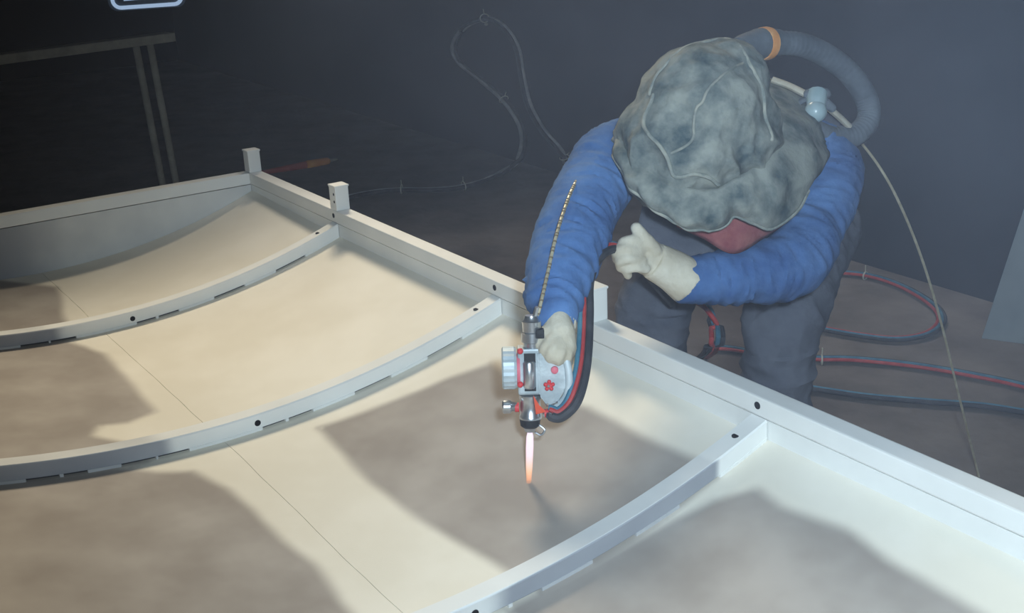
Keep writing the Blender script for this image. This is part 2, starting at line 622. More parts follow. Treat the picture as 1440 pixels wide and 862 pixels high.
hole_me = None
for i in (1, 2, 3, 4):
    zf = RIB_ZINC[i]
    bm = bmesh.new()
    arc_bar(bm, i, ST[i] - RW, ST[i], 0.0, WID, 0.0, HR - GAP, 96)
    rib = link('curved_rib', bm, M['bar'], panel, smooth=False)
    bm = bmesh.new()
    arc_bar(bm, i, ST[i] - RW, ST[i] - 0.009, 0.0, WID, HR - GAP - 0.001, HR + 0.001, 96)
    link('slot_shade_strip', bm, M['slot_shade'], rib, smooth=False)  # dark strip put behind the slots to paint the shade in them
    # the sprayed coat on a rib lies on its near face; its top keeps a thin coat only
    def rz(s, v, z, i=i, zf=zf):
        top = z > arc_z(i, v, 0.001)
        return zf(v) * (0.42 if top else 1.0)
    add_zinc(rib, rz)
    edges = [0.0] + [x for sl in SLOTS for x in sl] + [WID]
    for k in range(0, len(edges), 2):
        a, b = edges[k], edges[k + 1]
        bm = bmesh.new()
        proud = 0.0014 if (b - a) > 0.05 and k not in (0, len(edges) - 2) else 0.001
        arc_bar(bm, i, ST[i] - 0.008, ST[i] + proud, a, b, HR - GAP, HR + 0.001, max(2, int((b - a) / 0.03)))
        w = link('weld_bead', bm, M['bar'], rib, smooth=False)
        add_zinc(w, lambda s, v, z, zf=zf: zf(v) * 0.6)
    # holes as black discs, their inner shade painted: one on the near face left of the middle, one on the rib top, one in the rail above the rib end
    for loc, d, r in ((pp(ST[i], 0.672, arc_z(i, 0.672, 0.021)), (1, 0, 0), 0.0075),
                      (pp(ST[i] - 0.022, 0.061, arc_z(i, 0.061, 0.0) + 0.0002), (0, -0.07, 1), 0.0075),
                      (pp(ST[i] - 0.027, 0.0, -0.0185), (0, -1, 0), 0.0078)):
        bm = bmesh.new()
        lathe(bm, [(-0.004, r), (0.0006, r), (0.0007, r * 0.6)], 14, origin=loc, d=d)
        link('bolt_hole_disc', bm, M['hole_shade'], rib if d[1] > -1 else panel)

# stub posts standing on the rail, each on its own leg below
for s, holes in ((-0.022, False), (0.685, True), (1.992, True)):
    bm = bmesh.new()
    box(bm, (s - 0.023, 0.001, 0.0), (s + 0.023, 0.047, 0.078), bevel=0.003)
    p = link('stub_post', bm, M['bar'], panel, smooth=False)
    add_zinc(p, lambda s, v, z: 0.0)
    bm = bmesh.new()
    box(bm, (s - 0.025, -0.001, 0.074), (s + 0.025, 0.049, 0.080), bevel=0.002)
    cp = link('cap', bm, M['bar'], p, smooth=False)
    add_zinc(cp, lambda s, v, z: 0.0)
    for z in (0.028, 0.052):
        bm = bmesh.new()
        lathe(bm, [(-0.002, 0.0045), (0.0006, 0.0045)], 10, origin=(s + 0.010, 0.001, z), d=(0, -1, 0))
        if holes:
            link('bolt_hole_disc', bm, M['hole_shade'], p)  # black disc in place of the shaded hole
        else:
            bm.free()
for s in (-0.022, 1.992, ST[-1]):
    for y in (0.024, -WID - 0.024):
        bm = bmesh.new()
        box(bm, (s - 0.02, y - 0.02, -0.75), (s + 0.02, y + 0.02, -TH), bevel=0.003)
        add_zinc(link('leg', bm, M['bar'], panel, smooth=False), lambda s, v, z: 0.0)

# ------------------------------------------------------------------ the person
SEGS = []          # (a, b, ra, rb, kind, length offset)


def limb(bm, pts, rads, kind, seg=18):
    P = [Vector(p) for p in pts]
    tube(bm, catmull(P, 6), [x for i in range(len(rads) - 1) for x in [lerp(rads[i], rads[i + 1], k / 6) for k in range(6)]] + [rads[-1]], seg, capround=True)
    off = 0.0
    for a, b, ra, rb in zip(P, P[1:], rads, rads[1:]):
        SEGS.append((a, b, ra, rb, kind, off))
        off += (b - a).length


bm = bmesh.new()
# legs
hipR, kneeR, ankR = Vector((0.6981, 3.0757, 0.8081)), Vector((0.3500, 2.8056, 0.7054)), Vector((0.3500, 2.8656, 0.0900))
hipL, kneeL, ankL = Vector((0.8068, 3.0933, 0.7981)), Vector((0.6734, 2.8242, 0.5787)), Vector((0.6734, 2.8742, 0.0900))
pelvis, chest, neck, head = Vector((0.7715, 3.1018, 0.8816)), Vector((0.6051, 2.8649, 1.0509)), Vector((0.4927, 2.7244, 1.1333)), Vector((0.4328, 2.6290, 1.1634))
limb(bm, [hipR, kneeR.lerp(hipR, 0.45) + Vector((0, 0, 0.02)), kneeR, ankR], [0.115, 0.100, 0.086, 0.080], 'trouser')
limb(bm, [hipL, kneeL.lerp(hipL, 0.5), kneeL, ankL], [0.125, 0.108, 0.092, 0.084], 'trouser')
limb(bm, [pelvis, pelvis.lerp(chest, 0.5), chest], [0.150, 0.138, 0.135], 'torso', 22)
limb(bm, [Vector((0.5475, 2.9260, 0.8350)), Vector((0.4755, 2.8701, 0.8270))], [0.12, 0.10], 'trouser', 18)
limb(bm, [chest, neck, head], [0.10, 0.065, 0.085], 'torso')
# right arm (the one holding the gun), left arm folded across
limb(bm, [Vector((0.4892, 2.8150, 1.0895)), Vector((0.2794, 2.7140, 1.1040)), Vector((0.2054, 2.6166, 1.0691)), Vector((0.1312, 2.4487, 0.9852)), Vector((0.0919, 2.3312, 0.9233)), Vector((0.0859, 2.2633, 0.8818))],
     [0.09, 0.080, 0.080, 0.078, 0.064, 0.048], 'sleeve')
limb(bm, [Vector((0.6441, 2.9044, 1.0723)), Vector((0.7777, 2.8346, 1.0253)), Vector((0.7172, 2.7134, 0.9235)), Vector((0.6376, 2.6047, 0.8568)), Vector((0.5245, 2.5407, 0.8558)), Vector((0.3869, 2.4900, 0.8625))],
     [0.09, 0.078, 0.072, 0.080, 0.064, 0.050], 'sleeve')
body = merged(bm, 0.0075, 8, 0.5)


def near_seg(p):
    best = None
    for a, b, ra, rb, kind, off in SEGS:
        ab = b - a
        t = min(max((p - a).dot(ab) / ab.length_squared, 0), 1)
        d = (p - a - ab * t).length - lerp(ra, rb, t)
        if best is None or d < best[0]:
            best = (d, kind, off + t * ab.length, ab.normalized())
    return best


body.normal_update()
move = []
for v in body.verts:
    d, kind, l, ax = near_seg(v.co)
    q = v.co
    n1 = noise.noise(q * 9)
    if kind == 'sleeve':
        w = q * 7 + ax * (l * 20)
        a = 0.0062 * (1 - 2.4 * abs(noise.noise(w))) * sstep(-0.45, 0.25, noise.noise(q * 5 + Vector((3, 1, 7)))) + 0.0035 * (1 - 3 * abs(noise.noise(w * 2.1))) + 0.006 * n1
    elif kind == 'trouser':
        w = q * 6 + ax * (l * 6)
        a = 0.010 * (1 - 2.4 * abs(noise.noise(w))) + 0.004 * (1 - 3 * abs(noise.noise(w * 2.3))) + 0.008 * n1
    else:
        a = 0.008 * n1 + 0.008 * (1 - 2.4 * abs(noise.noise(q * 9)))
    move.append(v.normal * a)
for v, m_ in zip(body.verts, move):
    v.co += m_
for f in body.faces:
    d, kind, l, ax = near_seg(f.calc_center_median())
    f.material_index = 0 if kind == 'sleeve' else 1
person = link('person', body, [M['denim'], M['trouser']])
tag(person, 'person in a hood and blue jacket bending over the panel with a spray gun', 'person')

# boots
for ank in (ankR, ankL):
    bm = bmesh.new()
    fwd = Vector((-0.25, -0.97, 0))
    base = Vector((ank.x, ank.y, 0.0))
    tube(bm, [base + Vector((0, 0, 0.16)), base + Vector((0, 0, 0.10)), base + Vector((0, 0, 0.055))], [0.055, 0.056, 0.056], 14, capround=True)
    tube(bm, [base - fwd * 0.04 + Vector((0, 0, 0.05)), base + fwd * 0.08 + Vector((0, 0, 0.05)), base + fwd * 0.17 + Vector((0, 0, 0.042))], [0.048, 0.050, 0.040], 14, capround=True)
    b2 = merged(bm, 0.010, 3)
    for v in b2.verts:
        v.co.z = max(v.co.z, 0.001)
    link('boot', b2, M['boot'], person)

# hood over the helmet
bm = bmesh.new()
ball(bm, (0.4754, 2.6204, 1.2585), 0.106)
ball(bm, (0.4234, 2.5836, 1.2148), 0.143)
ball(bm, (0.3835, 2.5605, 1.1499), 0.141)
ball(bm, (0.4650, 2.6061, 1.1587), 0.136)
ball(bm, (0.4536, 2.6076, 1.1033), 0.120)
ball(bm, (0.3246, 2.5806, 1.1468), 0.082)
hb = merged(bm, 0.006, 10, 0.5)
hb.normal_update()
mv = []
for v in hb.verts:
    q = v.co
    w = Vector((q.x * 9 + q.z * 7, q.y * 6, q.z * 5 - q.x * 5))
    low = sstep(1.34, 1.14, q.z)
    mv.append(v.normal * (0.007 * noise.noise(q * 11) + (0.005 + 0.013 * low) * (0.6 - 2.2 * abs(noise.noise(w * 1.3))) + 0.003 * (0.5 - 2 * abs(noise.noise(q * 34)))))
for v, m_ in zip(hb.verts, mv):
    v.co += m_
hood = link('hood', hb, M['hood'], person)


# piping seams laid over the hood surface
def drape(pts, n, off):
    from mathutils.bvhtree import BVHTree
    bmt = bmesh.new()
    bmt.from_mesh(hood.data)
    tr = BVHTree.FromBMesh(bmt)
    out = []
    for p in catmull(pts, n):
        loc, nor, _, _ = tr.find_nearest(p)
        out.append(loc + nor * off)
    bmt.free()
    return out


for pts, r in (([(0.2927, 2.5008, 1.2804), (0.2678, 2.4530, 1.2356), (0.2648, 2.4162, 1.1918), (0.2958, 2.3875, 1.1409), (0.3492, 2.3775, 1.1129), (0.3934, 2.3822, 1.0964), (0.4361, 2.3990, 1.0541)], 0.0042),
               ([(0.5057, 2.5376, 1.3241), (0.4416, 2.4682, 1.3082), (0.3983, 2.4233, 1.2714), (0.3705, 2.3993, 1.2339), (0.3500, 2.3853, 1.1944)], 0.003),
               ([(0.4824, 2.6342, 1.3570), (0.5170, 2.5566, 1.3179), (0.5541, 2.5259, 1.2615), (0.5656, 2.5156, 1.2028), (0.5609, 2.5031, 1.1677)], 0.0042),
               ([(0.4825, 2.6347, 1.3584), (0.3916, 2.5712, 1.3289), (0.3224, 2.5369, 1.2924), (0.2949, 2.5198, 1.2742)], 0.0038)):
    bm = bmesh.new()
    dp_ = drape(pts, 10, 0.0005)
    for _ in range(6):
        dp_ = [dp_[0]] + [(a + b * 2 + c) / 4 for a, b, c in zip(dp_, dp_[1:], dp_[2:])] + [dp_[-1]]
    tube(bm, dp_, r, 8, capround=True)
    link('seam_piping', bm, M['piping'], hood)


def loop_pts(pts, n):
    P = [Vector(p) for p in pts]
    L = len(P)
    out = []
    for i in range(L):
        a, b, c, d = P[i - 1], P[i], P[(i + 1) % L], P[(i + 2) % L]
        for k in range(n):
            t = k / n
            out.append(0.5 * ((2 * b) + (c - a) * t + (2 * a - 5 * b + 4 * c - d) * t * t + (3 * b - a - 3 * c + d) * t ** 3))
    return out


# shoulder cape hanging from the hood
TOP = [(0.2821, 2.5718, 1.1817), (0.2911, 2.4936, 1.1409), (0.3229, 2.4512, 1.1113), (0.3722, 2.4332, 1.0906), (0.4298, 2.4406, 1.0816), (0.4850, 2.4678, 1.0983), (0.5389, 2.5065, 1.1175), (0.5707, 2.5597, 1.1478),
       (0.5954, 2.6344, 1.1787), (0.6155, 2.7299, 1.2084), (0.6088, 2.8000, 1.2263), (0.5719, 2.8229, 1.2309), (0.5218, 2.8214, 1.2267), (0.4181, 2.7957, 1.2141), (0.3219, 2.6847, 1.2007)]
HEM = [(0.2375, 2.5772, 1.1373), (0.2584, 2.4873, 1.0933), (0.2963, 2.4414, 1.0540), (0.3611, 2.4249, 1.0078), (0.4354, 2.4401, 0.9907), (0.4914, 2.4676, 1.0084), (0.5746, 2.4968, 0.9711), (0.6755, 2.6043, 1.0343),
       (0.7477, 2.7502, 1.0864), (0.7625, 2.9131, 1.1266), (0.7185, 3.0155, 1.1756), (0.6379, 3.0416, 1.1892), (0.5405, 3.0182, 1.1831), (0.3858, 2.9275, 1.1670), (0.2794, 2.7728, 1.1499)]
NS = 10
top, hem = loop_pts(TOP, NS), loop_pts(HEM, NS)
bm = bmesh.new()
rows = []
NR = 16
for j in range(NR + 1):
    t = j / NR
    row = []
    for k, (a, b) in enumerate(zip(top, hem)):
        p = a.lerp(b, t)
        out = (b - a)
        bulge = math.sin(math.pi * t) * 0.028
        cen = Vector((0.4922, 2.7387, 1.1139))
        d = (p - cen).normalized()
        fold = (0.005 * math.sin(k * 0.62 + 3 * noise.noise(Vector((k * 0.07, t * 2, 1)))) + 0.010 * noise.noise(p * 9) + 0.011 * (0.5 - 2.2 * abs(noise.noise(p * 13 + Vector((p.x * 6, 0, 0)))))) * (0.25 + 0.75 * t)
        row.append(bm.verts.new(p + d * (bulge + fold)))
    rows.append(row)
n = len(top)
for a, b in zip(rows, rows[1:]):
    for k in range(n):
        bm.faces.new((a[k], a[(k + 1) % n], b[(k + 1) % n], b[k]))
cape = link('shoulder_cape', bm, M['hood'], person)
sm = cape.modifiers.new('thickness', 'SOLIDIFY')
sm.thickness = 0.005
bm = bmesh.new()
hp = [v.co.copy() for v in cape.data.vertices][-n:]
tube(bm, hp[:70], 0.0036, 8, capround=True)
link('hem', bm, M['piping'], cape)


def patch(name, top_, bot_, n, m, parent, rows_=8, bulge=0.02, toward=Vector((0, -1, 0.2)), amp=0.006):
    A, B = catmull(top_, n), catmull(bot_, n)
    bm = bmesh.new()
    R = []
    for j in range(rows_ + 1):
        t = j / rows_
        R.append([bm.verts.new(a.lerp(b, t) + toward * (math.sin(math.pi * t) * bulge) + toward * amp * noise.noise(a.lerp(b, t) * 22)) for a, b in zip(A, B)])
    for a, b in zip(R, R[1:]):
        for k in range(len(a) - 1):
            bm.faces.new((a[k], a[k + 1], b[k + 1], b[k]))
    o = link(name, bm, m, parent)
    s = o.modifiers.new('thickness', 'SOLIDIFY')
    s.thickness = 0.004
    return o


patch('red_bib', [(0.3496, 2.5361, 1.0218), (0.4155, 2.5131, 1.0169), (0.4970, 2.5391, 1.0301), (0.5826, 2.5740, 1.0091), (0.6308, 2.6095, 0.9893)],
      [(0.3661, 2.5208, 0.9788), (0.4219, 2.5010, 0.9531), (0.4870, 2.4992, 0.9183), (0.5634, 2.5480, 0.9359), (0.6260, 2.5978, 0.9565)], 6, M['bib'], person)
patch('apron', [(0.3143, 2.6973, 0.9976), (0.3830, 2.6605, 0.9537), (0.4633, 2.6510, 0.9273), (0.5646, 2.6660, 0.9097)],
      [(0.2665, 2.6474, 0.8573), (0.3369, 2.6201, 0.8405), (0.4472, 2.6426, 0.7844), (0.5656, 2.6920, 0.7441)], 6, M['trouser'], person, bulge=0.03)

# breathing hose with collar, and the air regulator on the back
BH = [(0.5310, 2.7073, 1.3238), (0.5813, 2.7525, 1.3314), (0.6372, 2.7934, 1.3269), (0.7039, 2.8308, 1.3127), (0.7741, 2.8714, 1.2777), (0.8359, 2.8966, 1.2293), (0.8798, 2.9071, 1.1692), (0.8827, 2.8897, 1.1204), (0.8425, 2.8577, 1.0903), (0.7854, 2.8365, 1.0904), (0.7303, 2.8244, 1.1159), (0.6914, 2.8585, 1.1520)]
bm = bmesh.new()
path = catmull(BH[2:], 16)
tube(bm, path, [0.0275 + 0.0008 * math.sin(i * 2.1) for i in range(len(path))], 18)
link('breathing_hose', bm, M['rubber'], hood)
bm = bmesh.new()
tube(bm, catmull(BH[:3], 6), [0.031, 0.033, 0.033, 0.033, 0.033, 0.033, 0.035, 0.035, 0.034, 0.034, 0.033, 0.031, 0.030], 18)
link('hose_connector', bm, M['rubber'], hood)
bm = bmesh.new()
P2 = catmull(BH[1:3], 6)
tube(bm, P2[1:4], [0.0365, 0.038, 0.0365], 20)
link('orange_collar', bm, M['orange'], hood)['label'] = 'orange collar'
bm = bmesh.new()
ball(bm, (0.7251, 2.7788, 1.1669), 0.026)
tube(bm, [(0.7251, 2.7788, 1.1669), (0.7306, 2.7982, 1.1914), (0.7355, 2.8126, 1.2020)], [0.020, 0.024, 0.024], 14)
reg = link('air_regulator', bm, M['glass'], person)
bm = bmesh.new()
tube(bm, [(0.7154, 2.8123, 1.2013), (0.7372, 2.8131, 1.2035), (0.7581, 2.8222, 1.1993)], [0.013, 0.016, 0.013], 12, capround=True)
tube(bm, [(0.7300, 2.8093, 1.1928), (0.7497, 2.8068, 1.1857), (0.7716, 2.8108, 1.1673)], [0.010, 0.012, 0.010], 12, capround=True)
link('valve_cap', bm, M['rubber'], reg)
bm = bmesh.new()
tube(bm, catmull([(0.7134, 2.8096, 1.1935), (0.6895, 2.8054, 1.1820), (0.6803, 2.7989, 1.1635), (0.6776, 2.7911, 1.1417)], 6), 0.006, 8, squash=2.2)
link('strap_loop', bm, M['rubber'], reg)
bm = bmesh.new()
tube(bm, catmull([(0.6412, 2.8654, 1.2310), (0.6753, 2.8503, 1.2185), (0.7130, 2.8224, 1.1997), (0.7579, 2.8233, 1.1724), (0.8143, 2.8486, 1.1244), (0.8550, 2.8762, 1.0825)], 6), 0.008, 8, squash=2.0)
link('harness_strap', bm, M['leather'], person)
# jacket back behind the harness
bm = bmesh.new()
tube(bm, [(0.6590, 2.9833, 1.1447), (0.7236, 2.9535, 1.1207), (0.7999, 2.9317, 1.0595)], [0.055, 0.075, 0.06], 16, capround=True)
link('jacket_back', merged(bm, 0.012, 4), M['trouser'], person)

# gloves
# left glove: gauntlet, palm, four fingers closed round the hoses, thumb raised
bm = bmesh.new()
tube(bm, [(0.3899, 2.4889, 0.8595), (0.3510, 2.4893, 0.8905), (0.3079, 2.4782, 0.9188)], [0.052, 0.046, 0.041], 20, capround=False)
cuffL = merged(bm, 0.005, 3)
gl = link('glove', cuffL, M['leather'], person)
gl['label'] = 'cream leather glove closed round the hoses'
bm = bmesh.new()
tube(bm, [(0.3169, 2.4765, 0.9140), (0.2919, 2.4719, 0.9311), (0.2690, 2.4716, 0.9450)], [0.038, 0.040, 0.034], 18, squash=0.75, capround=True)
for k, (a, b, c, d, r) in enumerate((
        ((0.2852, 2.4525, 0.9659), (0.2613, 2.4405, 0.9768), (0.2405, 2.4436, 0.9706), (0.2391, 2.4625, 0.9492), 0.0125),
        ((0.2755, 2.4476, 0.9520), (0.2480, 2.4298, 0.9619), (0.2277, 2.4377, 0.9541), (0.2292, 2.4565, 0.9324), 0.013),
        ((0.2791, 2.4404, 0.9319), (0.2501, 2.4233, 0.9434), (0.2328, 2.4310, 0.9355), (0.2360, 2.4503, 0.9149), 0.0125),
        ((0.2879, 2.4389, 0.9129), (0.2638, 2.4260, 0.9214), (0.2480, 2.4343, 0.9147), (0.2509, 2.4492, 0.8970), 0.011))):
    tube(bm, catmull([a, b, c, d], 4), [r] * 9 + [r * 0.9] * 4, 12, capround=True)
tube(bm, catmull([(0.3090, 2.4614, 0.9462), (0.2900, 2.4544, 0.9714), (0.2766, 2.4554, 0.9890), (0.2710, 2.4585, 0.9978)], 4), [0.017] * 5 + [0.015] * 4 + [0.0135] * 4, 12, capround=True)
link('glove_hand', merged(bm, 0.0036, 3), M['leather'], gl)

# right glove: hand closed on the handle of the gun
bm = bmesh.new()
tube(bm, [(0.0865, 2.2713, 0.8894), (0.0892, 2.2496, 0.8730), (0.0936, 2.2307, 0.8648)], [0.041, 0.037, 0.036], 18)
gr = link('glove', merged(bm, 0.005, 3), M['leather'], person)
gr['label'] = 'cream leather glove holding the spray gun'
bm = bmesh.new()
tube(bm, [(0.0884, 2.2336, 0.8730), (0.0926, 2.2129, 0.8596), (0.0969, 2.2007, 0.8401)], [0.036, 0.038, 0.033], 18, squash=0.8, capround=True)
for a, b, c, d, r in (
        ((0.0775, 2.1879, 0.8639), (0.0627, 2.1733, 0.8525), (0.0581, 2.1776, 0.8347), (0.0653, 2.1979, 0.8172), 0.0115),
        ((0.0880, 2.1803, 0.8574), (0.0745, 2.1638, 0.8468), (0.0700, 2.1681, 0.8290), (0.0788, 2.1907, 0.8119), 0.012),
        ((0.1004, 2.1830, 0.8499), (0.0893, 2.1631, 0.8390), (0.0849, 2.1660, 0.8232), (0.0926, 2.1891, 0.8074), 0.0115),
        ((0.1120, 2.1930, 0.8484), (0.1050, 2.1745, 0.8351), (0.1019, 2.1755, 0.8200), (0.1068, 2.1939, 0.8062), 0.0105)):
    tube(bm, catmull([a, b, c, d], 4), [r] * 9 + [r * 0.9] * 4, 12, capround=True)
tube(bm, catmull([(0.0735, 2.2170, 0.8709), (0.0599, 2.1985, 0.8637), (0.0535, 2.1883, 0.8500), (0.0545, 2.1869, 0.8401)], 4), [0.015] * 5 + [0.0135] * 4 + [0.0125] * 4, 12, capround=True)
link('glove_hand', merged(bm, 0.0036, 3), M['leather'], gr)

# ------------------------------------------------------------------ the spray gun
gun = empty('flame_spray_gun', (0.0289, 2.1871, 0.7871))
gun.matrix_world = Matrix(((0.99977, -0.00765, 0.02000, 0.02890), (0.00413, 0.98543, 0.17004, 2.18713), (-0.02101, -0.16992, 0.98523, 0.78708), (0.00000, 0.00000, 0.00000, 1.00000)))
tag(gun, 'grey metal flame spray gun with red knobs in gloved right hand', 'spray gun')
U = 0.0014


def g(x, z, y=0.0):
    return Vector(((x - 745) * U, y, -(z - 527) * U * 1.03))


def gpart(name, m, fn, parent=gun, smooth=True):
    bm = bmesh.new()
    fn(bm)
    return link(name, bm, m, parent, smooth)


UZ = U * 1.03
# feed inlet at the top
gpart('wire_inlet', M['steel'], lambda bm: lathe(bm, [(0, 0.020), (0.006, 0.021), (0.008, 0.017), (0.020, 0.017), (0.022, 0.021), (0.040, 0.021), (0.042, 0.018), (0.062, 0.019), (0.066, 0.015), (0.074, 0.013)], 24, origin=g(749, 496), d=(0, 0, 1)))
gpart('lock_ring', M['black'], lambda bm: lathe(bm, [(0, 0.0205), (0.007, 0.0205)], 20, origin=g(749, 494), d=(0, 0, 1)))
gpart('latch', M['black'], lambda bm: box(bm, g(754, 474, -0.024), g(766, 462, 0.02), bevel=0.002))
# feed wheel housing with knurled knob on the left
gpart('gear_case', M['cast'], lambda bm: box(bm, g(728, 552, -0.022), g(764, 488, 0.024), bevel=0.004), smooth=False)
gpart('feed_roller', M['steel'], lambda bm: lathe(bm, [(0, 0.010), (0.004, 0.0125), (0.050, 0.0125), (0.054, 0.010)], 22, origin=g(744, 542, -0.022), d=(0, 0, 1)))
gpart('roller_slot', M['black'], lambda bm: box(bm, g(737, 546, -0.0235), g(753, 494, -0.0215)), smooth=False)
gpart('side_flange', M['pink'], lambda bm: lathe(bm, [(0, 0.031), (0.006, 0.031)], 26, origin=g(727, 518, -0.004), d=(1, 0, 0)))


def knurl(bm):
    seg = 40
    o = g(706, 516, -0.004)
    rings = []
    for h, r in ((0, 0.037), (0.003, 0.041), (0.018, 0.041), (0.021, 0.041), (0.024, 0.041), (0.029, 0.038)):
        rings.append([bm.verts.new(o + Vector((h, (r + (0.0012 if k % 2 else 0)) * math.cos(2 * math.pi * k / seg), (r + (0.0012 if k % 2 else 0)) * math.sin(2 * math.pi * k / seg)))) for k in range(seg)])
    for p, q in zip(rings, rings[1:]):
        for k in range(seg):
            bm.faces.new((p[k], p[(k + 1) % seg], q[(k + 1) % seg], q[k]))
    bm.faces.new(rings[0]); bm.faces.new(rings[-1])


gpart('feed_knob', M['pale_alloy'], knurl, smooth=False)
for x, z in ((732, 490), (731, 536)):
    gpart('stud', M['red'], lambda bm: ball(bm, g(x, z, -0.026), 0.0062, u=12, v=8))
# motor casing on the right: rounded wedge plate
def wedge(bm):
    prof = [(755, 492), (772, 486), (790, 498), (796, 516), (793, 545), (782, 562), (768, 566), (757, 552)]
    y0, y1 = -0.030, 0.026
    a = [bm.verts.new(g(x, z, y0)) for x, z in prof]
    b = [bm.verts.new(g(x, z, y1)) for x, z in prof]
    m_ = len(prof)
    for k in range(m_):
        bm.faces.new((a[k], a[(k + 1) % m_], b[(k + 1) % m_], b[k]))
    bm.faces.new(a); bm.faces.new(b)
    bmesh.ops.bevel(bm, geom=bm.edges[:], offset=0.004, segments=2, affect='EDGES')


gpart('motor_case', M['cast'], wedge, smooth=False)
gpart('speed_dial', M['pink'], lambda bm: lathe(bm, [(0, 0.0075), (0.006, 0.007), (0.008, 0.004)], 14, origin=g(779, 516, -0.031), d=(0, -1, 0)))


def star_knob(bm):
    lathe(bm, [(0, 0.006), (0.005, 0.007), (0.008, 0.005)], 12, origin=g(771, 537, -0.031), d=(0, -1, 0))
    for k in range(5):
        an = 2 * math.pi * k / 5 + 0.3
        ball(bm, g(771, 537, -0.035) + Vector((math.cos(an) * 0.0075, 0, math.sin(an) * 0.0075)), 0.0042, u=10, v=6)


gpart('star_knob', M['red'], star_knob)
gpart('dial_centre', M['steel'], lambda bm: ball(bm, g(770, 537, -0.040), 0.003, u=10, v=6))
gpart('handle', M['pale_alloy'], lambda bm: tube(bm, catmull([g(776, 484, -0.012), g(790, 492, -0.02), g(797, 510, -0.024), g(799, 535, -0.024), g(794, 556, -0.02), g(782, 570, -0.01)], 6), 0.0078, 12, capround=True))
# nozzle body
gpart('nozzle_body', M['steel'], lambda bm: lathe(bm, [(0, 0.0225), (0.006, 0.0225), (0.008, 0.021), (0.036, 0.0205), (0.040, 0.022), (0.048, 0.022), (0.05, 0.016)], 26, origin=g(745, 588), d=(0, 0, 1)))
gpart('warning_triangle', M['orange_red'], lambda bm: [bm.faces.new([bm.verts.new(g(x, z, -0.0265) + Vector((0, d, 0))) for x, z in ((749, 552), (757, 566), (766, 575), (752, 578))]) for d in (0, 0.004)])
gpart('air_cap', M['black'], lambda bm: lathe(bm, [(0, 0.014), (0.004, 0.019), (0.014, 0.0205), (0.020, 0.0205)], 24, origin=g(744, 601), d=(0, 0, 1)))
gpart('nozzle_tip', M['steel'], lambda bm: lathe(bm, [(0, 0.006), (0.002, 0.010), (0.012, 0.0135)], 20, origin=g(743.5, 608), d=(0, 0, 1)))
gpart('spark_loop', M['steel'], lambda bm: tube(bm, catmull([g(757, 596, -0.012), g(764, 602, -0.016), g(759, 609, -0.016), g(751, 606, -0.014)], 5), 0.0024, 8, capround=True))
gpart('gas_valve', M['steel'], lambda bm: lathe(bm, [(0, 0.010), (0.003, 0.0135), (0.016, 0.0135), (0.019, 0.010), (0.030, 0.008)], 22, origin=g(705, 570, -0.006), d=(1, 0, 0)))
gpart('valve_collar', M['red'], lambda bm: lathe(bm, [(0, 0.0095), (0.008, 0.0095)], 18, origin=g(723, 571, -0.006), d=(1, 0, 0)))
for (x, z, x2, z2) in ((766, 566, 782, 560), (762, 580, 790, 577)):
    gpart('hose_nipple', M['steel'], lambda bm: lathe(bm, [(0, 0.006), (0.006, 0.009), (0.012, 0.009), (0.014, 0.007), (0.026, 0.0075)], 14, origin=g(x, z, -0.012), d=g(x2, z2, -0.018) - g(x, z, -0.012)))
gpart('nipple_collar', M['red'], lambda bm: lathe(bm, [(0, 0.0085), (0.009, 0.0085)], 14, origin=g(764, 579, -0.016), d=(1, 0, 0.1)))
bm = bmesh.new()
lathe(bm, [(-0.121, 0.0035), (-0.10, 0.0052), (-0.07, 0.0068), (-0.03, 0.0078), (-0.008, 0.0072), (0, 0.0055)], 18, origin=g(743.5, 609), d=(0.045, 0, 1))
link('flame', bm, M['flame'], gun)


# ------------------------------------------------------------------ hoses and wire
def band(name, p, t, r, w, m, parent):
    bm = bmesh.new()
    t = Vector(t).normalized()
    a = (Vector((0, 0, 1)) - t * t.z).normalized()
    b = t.cross(a)
    ring = [Vector(p) + (a * math.sin(q * math.pi / 8) * 0.8 + b * math.cos(q * math.pi / 8)) * r for q in range(17)]
    tube(bm, ring, 0.0032, 6)
    tube(bm, [Vector(p) + a * r * 0.8, Vector(p) + a * (r * 0.8 + 0.03) + b * 0.004], 0.0026, 6)
    return link(name, bm, m, parent)


def bundle(name, label, pts, lanes, ties=(), n=8, tie_r=0.012, cat='hose', tail=None):
    path = catmull(pts, n)
    root = empty(name, path[0])
    tag(root, label, cat)
    F = frames(path)
    for m, off, up, r, kind in lanes:
        bm = bmesh.new()
        P = []
        prev = Vector((1, 0, 0))
        for p, (t, nn, bb) in zip(path, F):
            side = Vector((t.y, -t.x, 0))
            side = side.normalized() if side.length > 0.25 else prev - t * prev.dot(t)
            if side.dot(prev) < 0 and abs(t.z) > 0.5:
                side = -side
            side = (prev * 0.5 + side).normalized() if side.dot(prev) > -0.5 else side
            prev = side
            u2 = side.cross(t).normalized()
            if u2.z < 0:
                u2 = -u2
            P.append(p + side * off + u2 * up - path[0])
        tube(bm, P, r, 8)
        link(kind, bm, m, root)
    for i in ties:
        i = int(i * (len(path) - 1))
        band('cable_tie', path[i] - path[0] + Vector((0, 0, 0.004)), F[i][0], tie_r, 0.005, M['tie'], root)
    return root


